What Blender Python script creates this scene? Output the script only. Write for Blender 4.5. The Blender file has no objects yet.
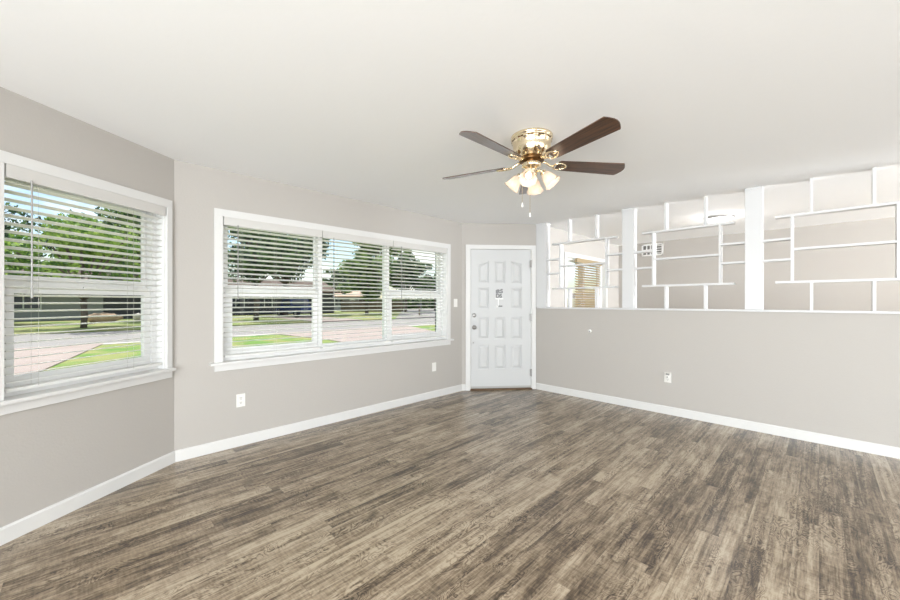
import bpy, bmesh, math, random
import numpy as np
from mathutils import Vector, Matrix, Euler

sc = bpy.context.scene
COL = sc.collection
PI = math.pi
R = math.radians

# ------------------------------------------------------------------ camera
EYE, FPX = 1.29, 369.0
cd = bpy.data.cameras.new('camera')
cd.sensor_width = 36.0
cd.lens = FPX / 900.0 * 36.0
cd.shift_y = 1.5 / 900.0
cd.clip_start = 0.05
cd.clip_end = 500
cam = bpy.data.objects.new('camera', cd)
cam.location = (0, 0, EYE)
cam.rotation_euler = (PI / 2, 0, -PI / 4)
COL.objects.link(cam)
sc.camera = cam

# ------------------------------------------------------------------ world: clear sky with some cloud
SKY = 0.25
w = bpy.data.worlds.new('world')
sc.world = w
w.use_nodes = True
nt = w.node_tree
nt.nodes.clear()
wo = nt.nodes.new('ShaderNodeOutputWorld')
bg = nt.nodes.new('ShaderNodeBackground')
sky = nt.nodes.new('ShaderNodeTexSky')
sky.sky_type = 'NISHITA'
sky.sun_disc = False
sky.sun_elevation = R(66)
sky.sun_rotation = R(15)
tc = nt.nodes.new('ShaderNodeTexCoord')
mp = nt.nodes.new('ShaderNodeMapping')
mp.inputs['Scale'].default_value = (1, 1, 2.2)
nz = nt.nodes.new('ShaderNodeTexNoise')
nz.inputs['Scale'].default_value = 5.0
nz.inputs['Detail'].default_value = 8
cr = nt.nodes.new('ShaderNodeValToRGB')
cr.color_ramp.elements[0].position = 0.47
cr.color_ramp.elements[1].position = 0.62
mx = nt.nodes.new('ShaderNodeMixRGB')
mx.inputs['Color2'].default_value = (8.5, 8.7, 9.0, 1)
nt.links.new(tc.outputs['Generated'], mp.inputs['Vector'])
nt.links.new(mp.outputs[0], nz.inputs['Vector'])
nt.links.new(nz.outputs['Fac'], cr.inputs[0])
nt.links.new(cr.outputs[0], mx.inputs['Fac'])
nt.links.new(sky.outputs[0], mx.inputs['Color1'])
nt.links.new(mx.outputs[0], bg.inputs['Color'])
bg.inputs['Strength'].default_value = SKY
nt.links.new(bg.outputs[0], wo.inputs['Surface'])

# ------------------------------------------------------------------ sun, and fill lights added out of view
def lamp(name, kind, loc, rot, energy, color=(1, 1, 1), **kw):
    d = bpy.data.lights.new(name, kind)
    d.energy = energy
    d.color = color
    for k, v in kw.items():
        setattr(d, k, v)
    o = bpy.data.objects.new(name, d)
    o.location = loc
    o.rotation_euler = rot
    COL.objects.link(o)
    return o

sd = Vector((0.16, -0.40, -1.0)).normalized()
lamp('sun', 'SUN', (0, 30, 40), sd.to_track_quat('-Z', 'Y').to_euler(), 7.8, (1, .97, .93), angle=R(0.6))
# unseen area fills added in place of daylight: back, side and next room
lamp('fill_back', 'AREA', (1.7, -4.55, 1.15), (R(108), 0, R(0)), 150, (.93, .975, 1), shape='RECTANGLE', size=5.4, size_y=2.0)  # added fill in front of the unglazed back opening
lamp('fill_side', 'AREA', (-2.85, -1.75, 1.15), (R(102), 0, R(-90)), 640, (.93, .975, 1), shape='RECTANGLE', size=5.0, size_y=1.9)  # added fill in front of the closed side wall
lamp('fill_hall', 'AREA', (6.25, -7.6, 1.35), (R(89), 0, R(-8)), 1300, (.93, .97, 1), shape='RECTANGLE', size=2.4, size_y=2.0)  # added fill in front of the next room's closed end wall

sc.view_settings.view_transform = 'Standard'
sc.view_settings.look = 'None'
sc.view_settings.gamma = 1
sc.view_settings.use_curve_mapping = False
sc.view_settings.exposure = -0.33
sc.cycles.max_bounces = 10
sc.cycles.diffuse_bounces = 6
sc.cycles.transparent_max_bounces = 12

# ------------------------------------------------------------------ materials
def lin(r, g, b):
    f = lambda c: (c / 255 / 12.92) if c / 255 <= .04045 else ((c / 255 + .055) / 1.055) ** 2.4
    return (f(r), f(g), f(b), 1)

def mat(name, col, rough=.5, metal=0, noise=None, bump=None, **kw):
    m = bpy.data.materials.new(name)
    m.use_nodes = True
    n = m.node_tree
    b = n.nodes['Principled BSDF']
    b.inputs['Base Color'].default_value = col
    b.inputs['Roughness'].default_value = rough
    b.inputs['Metallic'].default_value = metal
    for k, v in kw.items():
        b.inputs[k].default_value = v
    if noise or bump:
        t = n.nodes.new('ShaderNodeTexCoord')
    if noise:                       # (scale, amount, second colour)
        nz = n.nodes.new('ShaderNodeTexNoise')
        nz.inputs['Scale'].default_value = noise[0]
        nz.inputs['Detail'].default_value = 5
        r = n.nodes.new('ShaderNodeValToRGB')
        r.color_ramp.elements[0].position = .5 - noise[1]
        r.color_ramp.elements[1].position = .5 + noise[1]
        r.color_ramp.elements[0].color = col
        r.color_ramp.elements[1].color = noise[2]
        n.links.new(t.outputs['Object'], nz.inputs['Vector'])
        n.links.new(nz.outputs['Fac'], r.inputs[0])
        n.links.new(r.outputs[0], b.inputs['Base Color'])
    if bump:                        # (scale, strength)
        nb = n.nodes.new('ShaderNodeTexNoise')
        nb.inputs['Scale'].default_value = bump[0]
        nb.inputs['Detail'].default_value = 4
        bp = n.nodes.new('ShaderNodeBump')
        bp.inputs['Strength'].default_value = bump[1]
        bp.inputs['Distance'].default_value = .01
        n.links.new(t.outputs['Object'], nb.inputs['Vector'])
        n.links.new(nb.outputs['Fac'], bp.inputs['Height'])
        n.links.new(bp.outputs[0], b.inputs['Normal'])
    return m

M = {}
M['wall'] = mat('wall_paint', (.476, .452, .425, 1), .75, bump=(70, .12))
M['ceiling'] = mat('ceiling_paint', (.885, .893, .90, 1), .85, bump=(28, .09))
M['trim'] = mat('white_trim_paint', (.71, .708, .70, 1), .35)
M['door'] = mat('white_door_paint', (.60, .607, .612, 1), .35)
M['lattice'] = mat('white_lattice_paint', (.68, .685, .695, 1), .4)
M['vinyl'] = mat('white_window_vinyl', (.80, .80, .795, 1), .3)
M['slat'] = mat('white_blind_slat', (.93, .93, .92, 1), .4)
M['valance'] = mat('shade_grey_valance', (.62, .61, .59, 1), .45)  # shade on the recessed valance is put into this grey
M['tan_slat'] = mat('tan_blind_slat', lin(196, 178, 146), .45)
M['wand'] = mat('grey_wand_plastic', (.35, .35, .34, 1), .25)
M['cord'] = mat('blind_cord', (.55, .54, .5, 1), .8)
M['plate'] = mat('white_wall_plate', (.82, .81, .78, 1), .3)
M['slot'] = mat('dark_slot', (.05, .05, .05, 1), .6)
M['nickel'] = mat('brushed_nickel', (.36, .35, .34, 1), .32, 1)
M['brass'] = mat('polished_brass', (.86, .73, .52, 1), .16, 1)
M['brass_dark'] = mat('antique_brass', (.16, .085, .035, 1), .3, 1)
M['decal'] = mat('grey_door_lettering', (.20, .20, .21, 1), .5)
M['decal_white'] = mat('white_door_emblem', (.9, .9, .9, 1), .3)
M['sweep'] = mat('door_sweep', (.45, .44, .42, 1), .5)
M['thresh'] = mat('oak_threshold', lin(120, 92, 62), .45, noise=(9, .3, lin(90, 66, 44)))
M['brick'] = mat('tan_brick', lin(160, 138, 116), .9, noise=(6, .3, lin(120, 98, 82)))
M['dark_metal'] = mat('dark_gutter_metal', lin(40, 42, 58), .5)
M['grille'] = mat('white_grille_metal', (.82, .82, .81, 1), .4)
M['backing'] = mat('grey_vent_backing', (.16, .16, .155, 1), .7)
M['grey'] = mat('grey_plastic', (.26, .26, .26, 1), .4)

def glass_mat():
    m = bpy.data.materials.new('window_glass')
    m.use_nodes = True
    n = m.node_tree
    n.nodes.clear()
    o = n.nodes.new('ShaderNodeOutputMaterial')
    t = n.nodes.new('ShaderNodeBsdfTransparent')
    t.inputs[0].default_value = (.96, .975, .965, 1)
    g = n.nodes.new('ShaderNodeBsdfGlossy')
    g.inputs['Roughness'].default_value = .02
    lw = n.nodes.new('ShaderNodeLayerWeight')
    lw.inputs['Blend'].default_value = .5
    pw = n.nodes.new('ShaderNodeMath')
    pw.operation = 'POWER'
    pw.inputs[1].default_value = 5
    f = n.nodes.new('ShaderNodeMath')
    f.operation = 'MULTIPLY_ADD'
    f.inputs[1].default_value = .35
    f.inputs[2].default_value = .0015
    n.links.new(lw.outputs['Facing'], pw.inputs[0])
    n.links.new(pw.outputs[0], f.inputs[0])
    x = n.nodes.new('ShaderNodeMixShader')
    n.links.new(f.outputs[0], x.inputs[0])
    n.links.new(t.outputs[0], x.inputs[1])
    n.links.new(g.outputs[0], x.inputs[2])
    n.links.new(x.outputs[0], o.inputs[0])
    return m
M['glass'] = glass_mat()

def translucent(m, col, f):
    n = m.node_tree
    t = n.nodes.new('ShaderNodeBsdfTranslucent')
    t.inputs[0].default_value = col
    x = n.nodes.new('ShaderNodeMixShader')
    x.inputs[0].default_value = f
    n.links.new(n.nodes['Principled BSDF'].outputs[0], x.inputs[1])
    n.links.new(t.outputs[0], x.inputs[2])
    n.links.new(x.outputs[0], n.nodes['Material Output'].inputs[0])
translucent(M['slat'], (.95, .95, .93, 1), .35)
translucent(M['tan_slat'], lin(206, 186, 150), .35)

def shade_mat():
    m = bpy.data.materials.new('frosted_shade_glass')
    m.use_nodes = True
    n = m.node_tree
    n.nodes.clear()
    o = n.nodes.new('ShaderNodeOutputMaterial')
    t = n.nodes.new('ShaderNodeBsdfTranslucent')
    t.inputs[0].default_value = (.80, .70, .60, 1)
    d = n.nodes.new('ShaderNodeBsdfPrincipled')
    d.inputs['Base Color'].default_value = (.74, .69, .64, 1)
    d.inputs['Roughness'].default_value = .25
    tr = n.nodes.new('ShaderNodeBsdfTransparent')
    x = n.nodes.new('ShaderNodeMixShader')
    x.inputs[0].default_value = .5
    y = n.nodes.new('ShaderNodeMixShader')
    y.inputs[0].default_value = .22
    n.links.new(t.outputs[0], x.inputs[1])
    n.links.new(d.outputs[0], x.inputs[2])
    n.links.new(x.outputs[0], y.inputs[1])
    n.links.new(tr.outputs[0], y.inputs[2])
    n.links.new(y.outputs[0], o.inputs[0])
    return m
M['shade'] = shade_mat()

def emit_mat(name, col, s):
    m = mat(name, (.9, .88, .85, 1), .4)
    b = m.node_tree.nodes['Principled BSDF']
    b.inputs['Emission Color'].default_value = col
    b.inputs['Emission Strength'].default_value = s
    return m
M['bulb'] = emit_mat('lit_bulb', (1, .88, .72, 1), 1.8)
M['diffuser'] = emit_mat('lit_diffuser', (1, .96, .9, 1), 2.5)

def blade_mat():
    m = bpy.data.materials.new('walnut_blade')
    m.use_nodes = True
    n = m.node_tree
    b = n.nodes['Principled BSDF']
    t = n.nodes.new('ShaderNodeTexCoord')
    p = n.nodes.new('ShaderNodeMapping')
    p.inputs['Scale'].default_value = (2.5, 45, 5)
    z = n.nodes.new('ShaderNodeTexNoise')
    z.inputs['Scale'].default_value = 2
    z.inputs['Detail'].default_value = 8
    z.inputs['Distortion'].default_value = .8
    r = n.nodes.new('ShaderNodeValToRGB')
    e = r.color_ramp.elements
    e[0].position, e[0].color = .32, (.018, .009, .006, 1)
    e[1].position, e[1].color = .72, (.115, .048, .022, 1)
    n.links.new(t.outputs['Object'], p.inputs[0])
    n.links.new(p.outputs[0], z.inputs['Vector'])
    n.links.new(z.outputs['Fac'], r.inputs[0])
    n.links.new(r.outputs[0], b.inputs['Base Color'])
    b.inputs['Roughness'].default_value = .38
    b.inputs['Coat Weight'].default_value = 1.0
    b.inputs['Coat Roughness'].default_value = .2
    return m
M['blade'] = blade_mat()

def floor_mat():
    m = bpy.data.materials.new('vinyl_plank_floor')
    m.use_nodes = True
    n = m.node_tree
    L = n.links.new
    b = n.nodes['Principled BSDF']
    def math_(op, a, c=None, d=None):
        k = n.nodes.new('ShaderNodeMath')
        k.operation = op
        for i, v in enumerate((a, c, d)):
            if v is None:
                continue
            if isinstance(v, (int, float)):
                k.inputs[i].default_value = v
            else:
                L(v, k.inputs[i])
        return k.outputs[0]
    def white(*xs):
        c = n.nodes.new('ShaderNodeCombineXYZ')
        for i, v in enumerate(xs):
            if isinstance(v, (int, float)):
                c.inputs[i].default_value = v
            else:
                L(v, c.inputs[i])
        k = n.nodes.new('ShaderNodeTexWhiteNoise')
        k.noise_dimensions = '3D'
        L(c.outputs[0], k.inputs['Vector'])
        return k.outputs['Value']
    def noise(x, y, z, scale, detail=6, dist=0., rough=.55):
        c = n.nodes.new('ShaderNodeCombineXYZ')
        for i, v in enumerate((x, y, z)):
            if isinstance(v, (int, float)):
                c.inputs[i].default_value = v
            else:
                L(v, c.inputs[i])
        k = n.nodes.new('ShaderNodeTexNoise')
        k.inputs['Scale'].default_value = scale
        k.inputs['Detail'].default_value = detail
        k.inputs['Distortion'].default_value = dist
        k.inputs['Roughness'].default_value = rough
        L(c.outputs[0], k.inputs['Vector'])
        return k.outputs['Fac']
    t = n.nodes.new('ShaderNodeTexCoord')
    s = n.nodes.new('ShaderNodeSeparateXYZ')
    L(t.outputs['Object'], s.inputs[0])
    X, Y = s.outputs[0], s.outputs[1]
    W, LEN = .098, 1.22
    yr = math_('DIVIDE', Y, W)
    row = math_('FLOOR', yr)
    off = math_('MULTIPLY', white(row, 3.7, 1.1), LEN)
    xr = math_('DIVIDE', math_('ADD', X, off), LEN)
    colm = math_('FLOOR', xr)
    rnd = white(row, colm, 0.5)
    rnd2 = white(row, colm, 9.5)
    zo = math_('MULTIPLY', rnd, 57.0)
    # broad smoky patches stretched along the plank
    patch = noise(math_('MULTIPLY', X, 3.0), math_('MULTIPLY', Y, 11.0), zo, 1.0, 9, .5, .66)
    # fine grain
    grain = noise(math_('MULTIPLY', X, 13.0), math_('MULTIPLY', Y, 110.0), zo, 1.0, 6, .5, .65)
    # wavy cathedral rings: bands along the plank bent by noise
    bend = noise(math_('MULTIPLY', X, 4.2), math_('MULTIPLY', Y, 9.0), zo, 1.0, 2.5, .5)
    ringp = math_('MULTIPLY_ADD', bend, 130.0, math_('MULTIPLY', Y, 90.0))
    ring = math_('MULTIPLY_ADD', math_('SINE', ringp), .5, .5)
    ringmask = noise(math_('MULTIPLY', X, 2.0), math_('MULTIPLY', Y, 8.0), math_('ADD', zo, 20.), 1.0, 2)
    rm = n.nodes.new('ShaderNodeMapRange')
    rm.inputs[1].default_value, rm.inputs[2].default_value = .46, .6
    L(ringmask, rm.inputs[0])
    # short cross saw marks
    saw = noise(math_('MULTIPLY', X, 95.0), math_('MULTIPLY', Y, 14.0), zo, 1.0, 2, .2)
    tone = math_('MULTIPLY_ADD', rnd2, .17, -.515)
    v = math_('MULTIPLY_ADD', patch, .78, tone)
    v = math_('MULTIPLY_ADD', grain, .50, v)
    streak = noise(math_('MULTIPLY', X, 1.0), math_('MULTIPLY', Y, 42.0), zo, 1.0, 4, .5)
    v = math_('MULTIPLY_ADD', streak, .56, v)
    v = math_('MULTIPLY_ADD', saw, .22, v)
    rr = math_('MULTIPLY', math_('SUBTRACT', .30, math_('POWER', ring, 2.5)), rm.outputs[0])
    v = math_('MULTIPLY_ADD', rr, .19, v)
    ramp = n.nodes.new('ShaderNodeValToRGB')
    e = ramp.color_ramp.elements
    e[0].position, e[0].color = .36, lin(58, 47, 36)
    e[1].position, e[1].color = .78, lin(182, 167, 145)
    for p, c in ((.48, lin(97, 82, 65)), (.58, lin(132, 116, 96)), (.68, lin(158, 142, 121))):
        k = e.new(p)
        k.color = c
    L(v, ramp.inputs[0])
    # plank joints
    fy = math_('FRACT', yr)
    fx = math_('FRACT', xr)
    jy = math_('GREATER_THAN', math_('ABSOLUTE', math_('SUBTRACT', fy, .5)), .488)
    jx = math_('GREATER_THAN', math_('ABSOLUTE', math_('SUBTRACT', fx, .5)), .4988)
    j = math_('MAXIMUM', jy, jx)
    mixj = n.nodes.new('ShaderNodeMixRGB')
    L(math_('MULTIPLY', j, .28), mixj.inputs[0])
    L(ramp.outputs[0], mixj.inputs[1])
    mixj.inputs[2].default_value = lin(58, 46, 38)
    L(mixj.outputs[0], b.inputs['Base Color'])
    rg = math_('MULTIPLY_ADD', grain, .16, .26)
    L(rg, b.inputs['Roughness'])
    b.inputs['IOR'].default_value = 1.5
    b.inputs['Coat Weight'].default_value = .5
    b.inputs['Coat Roughness'].default_value = .22
    b.inputs['Specular IOR Level'].default_value = .3
    bp = n.nodes.new('ShaderNodeBump')
    bp.inputs['Strength'].default_value = .12
    bp.inputs['Distance'].default_value = .004
    L(math_('SUBTRACT', v, j), bp.inputs['Height'])
    L(bp.outputs[0], b.inputs['Normal'])
    return m
M['floor'] = floor_mat()

def leaf_mat(name, c1, c2):
    m = bpy.data.materials.new(name)
    m.use_nodes = True
    n = m.node_tree
    b = n.nodes['Principled BSDF']
    t = n.nodes.new('ShaderNodeTexCoord')
    z = n.nodes.new('ShaderNodeTexNoise')
    z.inputs['Scale'].default_value = 1.3
    z.inputs['Detail'].default_value = 6
    r = n.nodes.new('ShaderNodeValToRGB')
    r.color_ramp.elements[0].position, r.color_ramp.elements[0].color = .42, c1
    r.color_ramp.elements[1].position, r.color_ramp.elements[1].color = .60, c2
    n.links.new(t.outputs['Object'], z.inputs['Vector'])
    n.links.new(z.outputs['Fac'], r.inputs[0])
    n.links.new(r.outputs[0], b.inputs['Base Color'])
    b.inputs['Roughness'].default_value = .6
    tl = n.nodes.new('ShaderNodeBsdfTranslucent')
    n.links.new(r.outputs[0], tl.inputs[0])
    x = n.nodes.new('ShaderNodeMixShader')
    x.inputs[0].default_value = .35
    n.links.new(b.outputs[0], x.inputs[1])
    n.links.new(tl.outputs[0], x.inputs[2])
    n.links.new(x.outputs[0], n.nodes['Material Output'].inputs[0])
    return m
M['leaf_dark'] = leaf_mat('dark_green_leaf', lin(40, 62, 46), lin(112, 142, 84))
M['leaf_mid'] = leaf_mat('mid_green_leaf', lin(54, 84, 52), lin(146, 172, 96))
M['leaf_bright'] = leaf_mat('bright_green_leaf', lin(76, 116, 52), lin(176, 202, 104))
M['bark'] = mat('grey_bark', lin(84, 74, 64), .9, noise=(6, .25, lin(120, 108, 96)))
M['grass'] = mat('lawn_grass', lin(88, 128, 42), .9, noise=(1.1, .16, lin(150, 142, 88)))
M['grass_far'] = mat('dry_lawn_grass', lin(104, 132, 62), .9, noise=(.5, .2, lin(158, 148, 102)))
M['asphalt'] = mat('grey_street', lin(152, 146, 141), .9, noise=(.6, .3, lin(132, 128, 125)))
M['concrete'] = mat('pinkish_concrete', lin(168, 153, 145), .9, noise=(1.2, .35, lin(150, 135, 127)))
M['kerb'] = mat('pale_kerb', lin(208, 202, 192), .9)
M['siding'] = mat('grey_siding', lin(150, 152, 152), .8)
M['siding_dark'] = mat('dark_grey_siding', lin(78, 78, 84), .8)
M['roofing'] = mat('brown_shingle', lin(112, 96, 86), .9, noise=(3, .3, lin(92, 78, 70)))
M['roof_pink'] = mat('tan_shingle', lin(206, 176, 156), .9, noise=(3, .3, lin(190, 160, 142)))
M['ext_white'] = mat('exterior_white', lin(226, 226, 224), .6)
M['ext_glass'] = mat('dark_exterior_glass', lin(52, 58, 66), .1)
M['truck'] = mat('dark_blue_car_paint', lin(44, 58, 104), .25, .2)
M['tyre'] = mat('black_rubber', (.02, .02, .02, 1), .8)
M['stone_tan'] = mat('tan_boulder', lin(206, 178, 150), .9, noise=(4, .3, lin(180, 150, 126)))
M['stone_white'] = mat('pale_boulder', lin(220, 214, 206), .9, noise=(4, .3, lin(190, 184, 178)))
M['fence'] = mat('weathered_wood', lin(120, 104, 90), .9, noise=(5, .3, lin(96, 82, 70)))

# ------------------------------------------------------------------ mesh helpers
class MB:
    def __init__(self):
        self.b = bmesh.new()
    def box(self, x0, x1, y0, y1, z0, z1, bev=0.0, mtx=None):
        x0, x1 = min(x0, x1), max(x0, x1)
        y0, y1 = min(y0, y1), max(y0, y1)
        z0, z1 = min(z0, z1), max(z0, z1)
        g = bmesh.new()
        vs = [g.verts.new((x, y, z)) for z in (z0, z1) for y in (y0, y1) for x in (x0, x1)]
        for f in ((0, 2, 3, 1), (4, 5, 7, 6), (0, 1, 5, 4), (2, 6, 7, 3), (0, 4, 6, 2), (1, 3, 7, 5)):
            g.faces.new([vs[i] for i in f])
        if bev:
            bmesh.ops.bevel(g, geom=g.edges[:], offset=bev, segments=2, affect='EDGES', profile=.5)
        self._add(g, mtx)
        return self
    def _add(self, g, mtx=None):
        if mtx is not None:
            bmesh.ops.transform(g, matrix=mtx, verts=g.verts[:])
        me = bpy.data.meshes.new('tmp')
        g.to_mesh(me)
        g.free()
        self.b.from_mesh(me)
        bpy.data.meshes.remove(me)
    def poly(self, pts):
        self.b.faces.new([self.b.verts.new(p) for p in pts])
        return self
    def prism(self, pts, v, mtx=None):
        """closed outline pts (3-D, planar) pushed along vector v"""
        g = bmesh.new()
        a = [g.verts.new(p) for p in pts]
        c = [g.verts.new(Vector(p) + Vector(v)) for p in pts]
        k = len(pts)
        g.faces.new(a[::-1])
        g.faces.new(c)
        for i in range(k):
            g.faces.new((a[i], a[(i + 1) % k], c[(i + 1) % k], c[i]))
        bmesh.ops.recalc_face_normals(g, faces=g.faces[:])
        self._add(g, mtx)
        return self
    def lathe(self, prof, seg=32, mtx=None, ripple=None):
        """profile of (r, z) spun about z"""
        g = bmesh.new()
        rings = []
        for i, (r, z) in enumerate(prof):
            ring = []
            for k in range(seg):
                a = 2 * PI * k / seg
                rr = r
                if ripple and i >= len(prof) - ripple[2]:
                    rr = r * (1 + ripple[0] * math.cos(ripple[1] * a))
                ring.append(g.verts.new((rr * math.cos(a), rr * math.sin(a), z)))
            rings.append(ring)
        for p, q in zip(rings, rings[1:]):
            for k in range(seg):
                g.faces.new((p[k], p[(k + 1) % seg], q[(k + 1) % seg], q[k]))
        for f in g.faces:
            f.smooth = True
        self._add(g, mtx)
        return self
    def cyl(self, p, q, r, seg=16, r2=None):
        p, q = Vector(p), Vector(q)
        d = q - p
        m = Matrix.Translation(p) @ d.to_track_quat('Z', 'Y').to_matrix().to_4x4()
        r2 = r if r2 is None else r2
        h = d.length
        return self.lathe([(0.0001, 0), (r, 0), (r, 0.0001), (r2, h - .0001), (r2, h), (0.0001, h)], seg, m)
    def tube(self, pts, r, seg=8):
        pts = [Vector(p) for p in pts]
        g = bmesh.new()
        rings = []
        for i, p in enumerate(pts):
            d = (pts[min(i + 1, len(pts) - 1)] - pts[max(i - 1, 0)]).normalized()
            q = d.to_track_quat('Z', 'Y')
            rings.append([g.verts.new(p + q @ Vector((r * math.cos(2 * PI * k / seg), r * math.sin(2 * PI * k / seg), 0))) for k in range(seg)])
        for a, c in zip(rings, rings[1:]):
            for k in range(seg):
                f = g.faces.new((a[k], a[(k + 1) % seg], c[(k + 1) % seg], c[k]))
                f.smooth = True
        g.faces.new(rings[0][::-1])
        g.faces.new(rings[-1])
        self._add(g)
        return self
    def sphere(self, c, r, sx=1, sy=1, sz=1, sub=2):
        g = bmesh.new()
        bmesh.ops.create_icosphere(g, subdivisions=sub, radius=r)
        for f in g.faces:
            f.smooth = True
        self._add(g, Matrix.Translation(c) @ Matrix.Diagonal((sx, sy, sz, 1)))
        return self
    def build(self, name, m, parent=None, loc=None, rot=None):
        me = bpy.data.meshes.new(name)
        bmesh.ops.recalc_face_normals(self.b, faces=self.b.faces[:])
        self.b.to_mesh(me)
        self.b.free()
        me.materials.append(m)
        o = bpy.data.objects.new(name, me)
        COL.objects.link(o)
        if parent is not None:
            o.parent = parent
        if loc is not None:
            o.location = loc
        if rot is not None:
            o.rotation_euler = rot
        return o

def empty(name, loc=(0, 0, 0), rz=0.0):
    o = bpy.data.objects.new(name, None)
    o.empty_display_size = .1
    o.location = loc
    o.rotation_euler = (0, 0, rz)
    COL.objects.link(o)
    return o

def tag(o, label=None, cat=None, group=None, kind=None):
    if label: o['label'] = label
    if cat: o['category'] = cat
    if group: o['group'] = group
    if kind: o['kind'] = kind
    return o

def thing(name, label, cat, loc=(0, 0, 0), rz=0.0, group=None):
    return tag(empty(name, loc, rz), label, cat, group)

def struct(o, label, cat):
    return tag(o, label, cat, kind='structure')

def wall_boxes(mb, x0, x1, z0, z1, y0, y1, holes):
    """a wall slab in local coordinates with rectangular holes (hx0, hx1, hz0, hz1), sorted along x"""
    cx = x0
    for hx0, hx1, hz0, hz1 in holes:
        if hx0 > cx:
            mb.box(cx, hx0, y0, y1, z0, z1)
        if hz0 > z0:
            mb.box(hx0, hx1, y0, y1, z0, hz0)
        if hz1 < z1:
            mb.box(hx0, hx1, y0, y1, hz1, z1)
        cx = hx1
    mb.box(cx, x1, y0, y1, z0, z1)

# ------------------------------------------------------------------ plan (metres; +Y is straight out through the wide window)
H = 2.43
C1 = Vector((.530, 3.665, 0))
C2 = Vector((3.906, 3.665, 0))
C3 = Vector((4.755, 2.956, 0))
A_LEFT = R(35.5)
A_DOOR = math.atan2(C3.y - C2.y, C3.x - C2.x)
XR, XR2 = 4.755, 4.870
Y_HALL, X_FAR = 2.90, 7.78
TH = .165
WZ0, WZ1 = .765, 2.03          # window openings
LX0, LX1 = -1.02, -.075        # left window along its wall
FX0, FX1 = .865, 3.60          # front window

mb = MB()
mb.box(-3.2, 8.1, -8.3, 4.2, -.12, 0)
floor = struct(mb.build('floor', M['floor']), 'grey-brown wood-look plank floor across the empty room', 'floor')
mb = MB()
mb.box(-3.3, 8.3, -8.4, 4.35, H, H + .15)
struct(mb.build('ceiling', M['ceiling']), 'flat white lightly textured ceiling', 'ceiling')

mb = MB()
wall_boxes(mb, -4.5, .045, 0, H, 0, TH, [(LX0, LX1, WZ0, WZ1)])
struct(mb.build('wall_left', M['wall'], loc=C1, rot=(0, 0, A_LEFT)), 'angled greige wall holding the left window', 'wall')
mb = MB()
wall_boxes(mb, C1.x - .045, C2.x + .05, 0, H, 0, TH, [(FX0, FX1, WZ0, WZ1)])
struct(mb.build('wall_front', M['wall'], loc=(0, 3.665, 0)), 'greige wall holding the wide three-part window', 'wall')
DX0, DX1 = .118, 1.042
mb = MB()
wall_boxes(mb, -.05, (C3 - C2).length, 0, H, 0, .14, [(DX0, DX1, 0, 2.065)])
struct(mb.build('wall_corner', M['wall'], loc=C2, rot=(0, 0, A_DOOR)), 'short diagonal greige wall around the front door', 'wall')
mb = MB()
mb.box(XR, XR2, -2.02, 2.956, 0, 1.187)
struct(mb.build('wall_right', M['wall']), 'greige half wall below the white lattice', 'wall')
# unseen sides of the room; the back opening is added for the fill light
mb = MB()
wall_boxes(mb, -3.15, XR2, 0, H, -4.85, -4.70, [(-1.0, 4.4, .05, 2.3)])
struct(mb.build('wall_back', M['wall']), 'wall behind the camera', 'wall')
mb = MB()
wall_boxes(mb, -4.7, 1.4, 0, H, -3.15, -3.0, [])
o = mb.build('wall_side', M['wall'], loc=(0, 0, 0), rot=(0, 0, 0))
o.data.transform(Matrix(((0, 1, 0, 0), (1, 0, 0, 0), (0, 0, 1, 0), (0, 0, 0, 1))))
o.data.flip_normals()
struct(o, 'wall beside the camera', 'wall')
# next room
HWX0, HWX1 = 5.56, 7.12
mb = MB()
wall_boxes(mb, 4.86, X_FAR + .15, 0, H, 0, TH, [(HWX0, HWX1, WZ0, WZ1)])
struct(mb.build('wall_hall', M['wall'], loc=(0, Y_HALL, 0)), 'greige window wall of the room behind the lattice', 'wall')
mb = MB()
mb.box(X_FAR, X_FAR + .15, -8.0, Y_HALL, 0, H)
struct(mb.build('wall_far', M['wall']), 'plain greige far wall seen through the lattice', 'wall')
mb = MB()
wall_boxes(mb, 4.755, X_FAR + .15, 0, H, -8.15, -8.0, [])
wall_boxes(mb, 4.755, 4.87, 0, H, -8.0, -2.045, [])
struct(mb.build('wall_end', M['wall']), 'end wall of the room behind the lattice', 'wall')

# baseboards
def baseboard(name, x0, x1, loc, rz, label):
    mb = MB()
    mb.prism([(x0, 0, 0), (x0, -.015, 0), (x0, -.015, .08), (x0, -.009, .09), (x0, 0, .09)], (x1 - x0, 0, 0))
    struct(mb.build(name, M['trim'], loc=loc, rot=(0, 0, rz)), label, 'baseboard')
baseboard('baseboard_left', -4.2, -.004, C1, A_LEFT, 'white baseboard under the left window')
baseboard('baseboard_front', .002, C2.x - C1.x - .002, C1, 0, 'white baseboard under the wide window')
baseboard('baseboard_corner', .002, .054, C2, A_DOOR, 'short white baseboard left of the door')
baseboard('baseboard_right', -2.945, 2.0, (XR, 0, 0), -PI / 2, 'white baseboard along the half wall')
baseboard('baseboard_far', -2.88, 7.9, (X_FAR, 0, 0), -PI / 2, 'white baseboard of the far wall')

# ------------------------------------------------------------------ windows
def sash(root, x0, x1, z0, z1, y0, stile, top, bot, name='sash'):
    mb = MB()
    t = .03
    mb.box(x0, x0 + stile, y0, y0 + t, z0, z1, .003)
    mb.box(x1 - stile, x1, y0, y0 + t, z0, z1, .003)
    mb.box(x0 + stile - .002, x1 - stile + .002, y0, y0 + t, z0, z0 + bot, .003)
    mb.box(x0 + stile - .002, x1 - stile + .002, y0, y0 + t, z1 - top, z1, .003)
    s = mb.build(name, M['vinyl'], root)
    g = MB()
    g.box(x0 + stile - .004, x1 - stile + .004, y0 + .013, y0 + .017, z0 + bot - .004, z1 - top + .004)
    g.build('pane', M['glass'], s)
    return s

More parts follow.
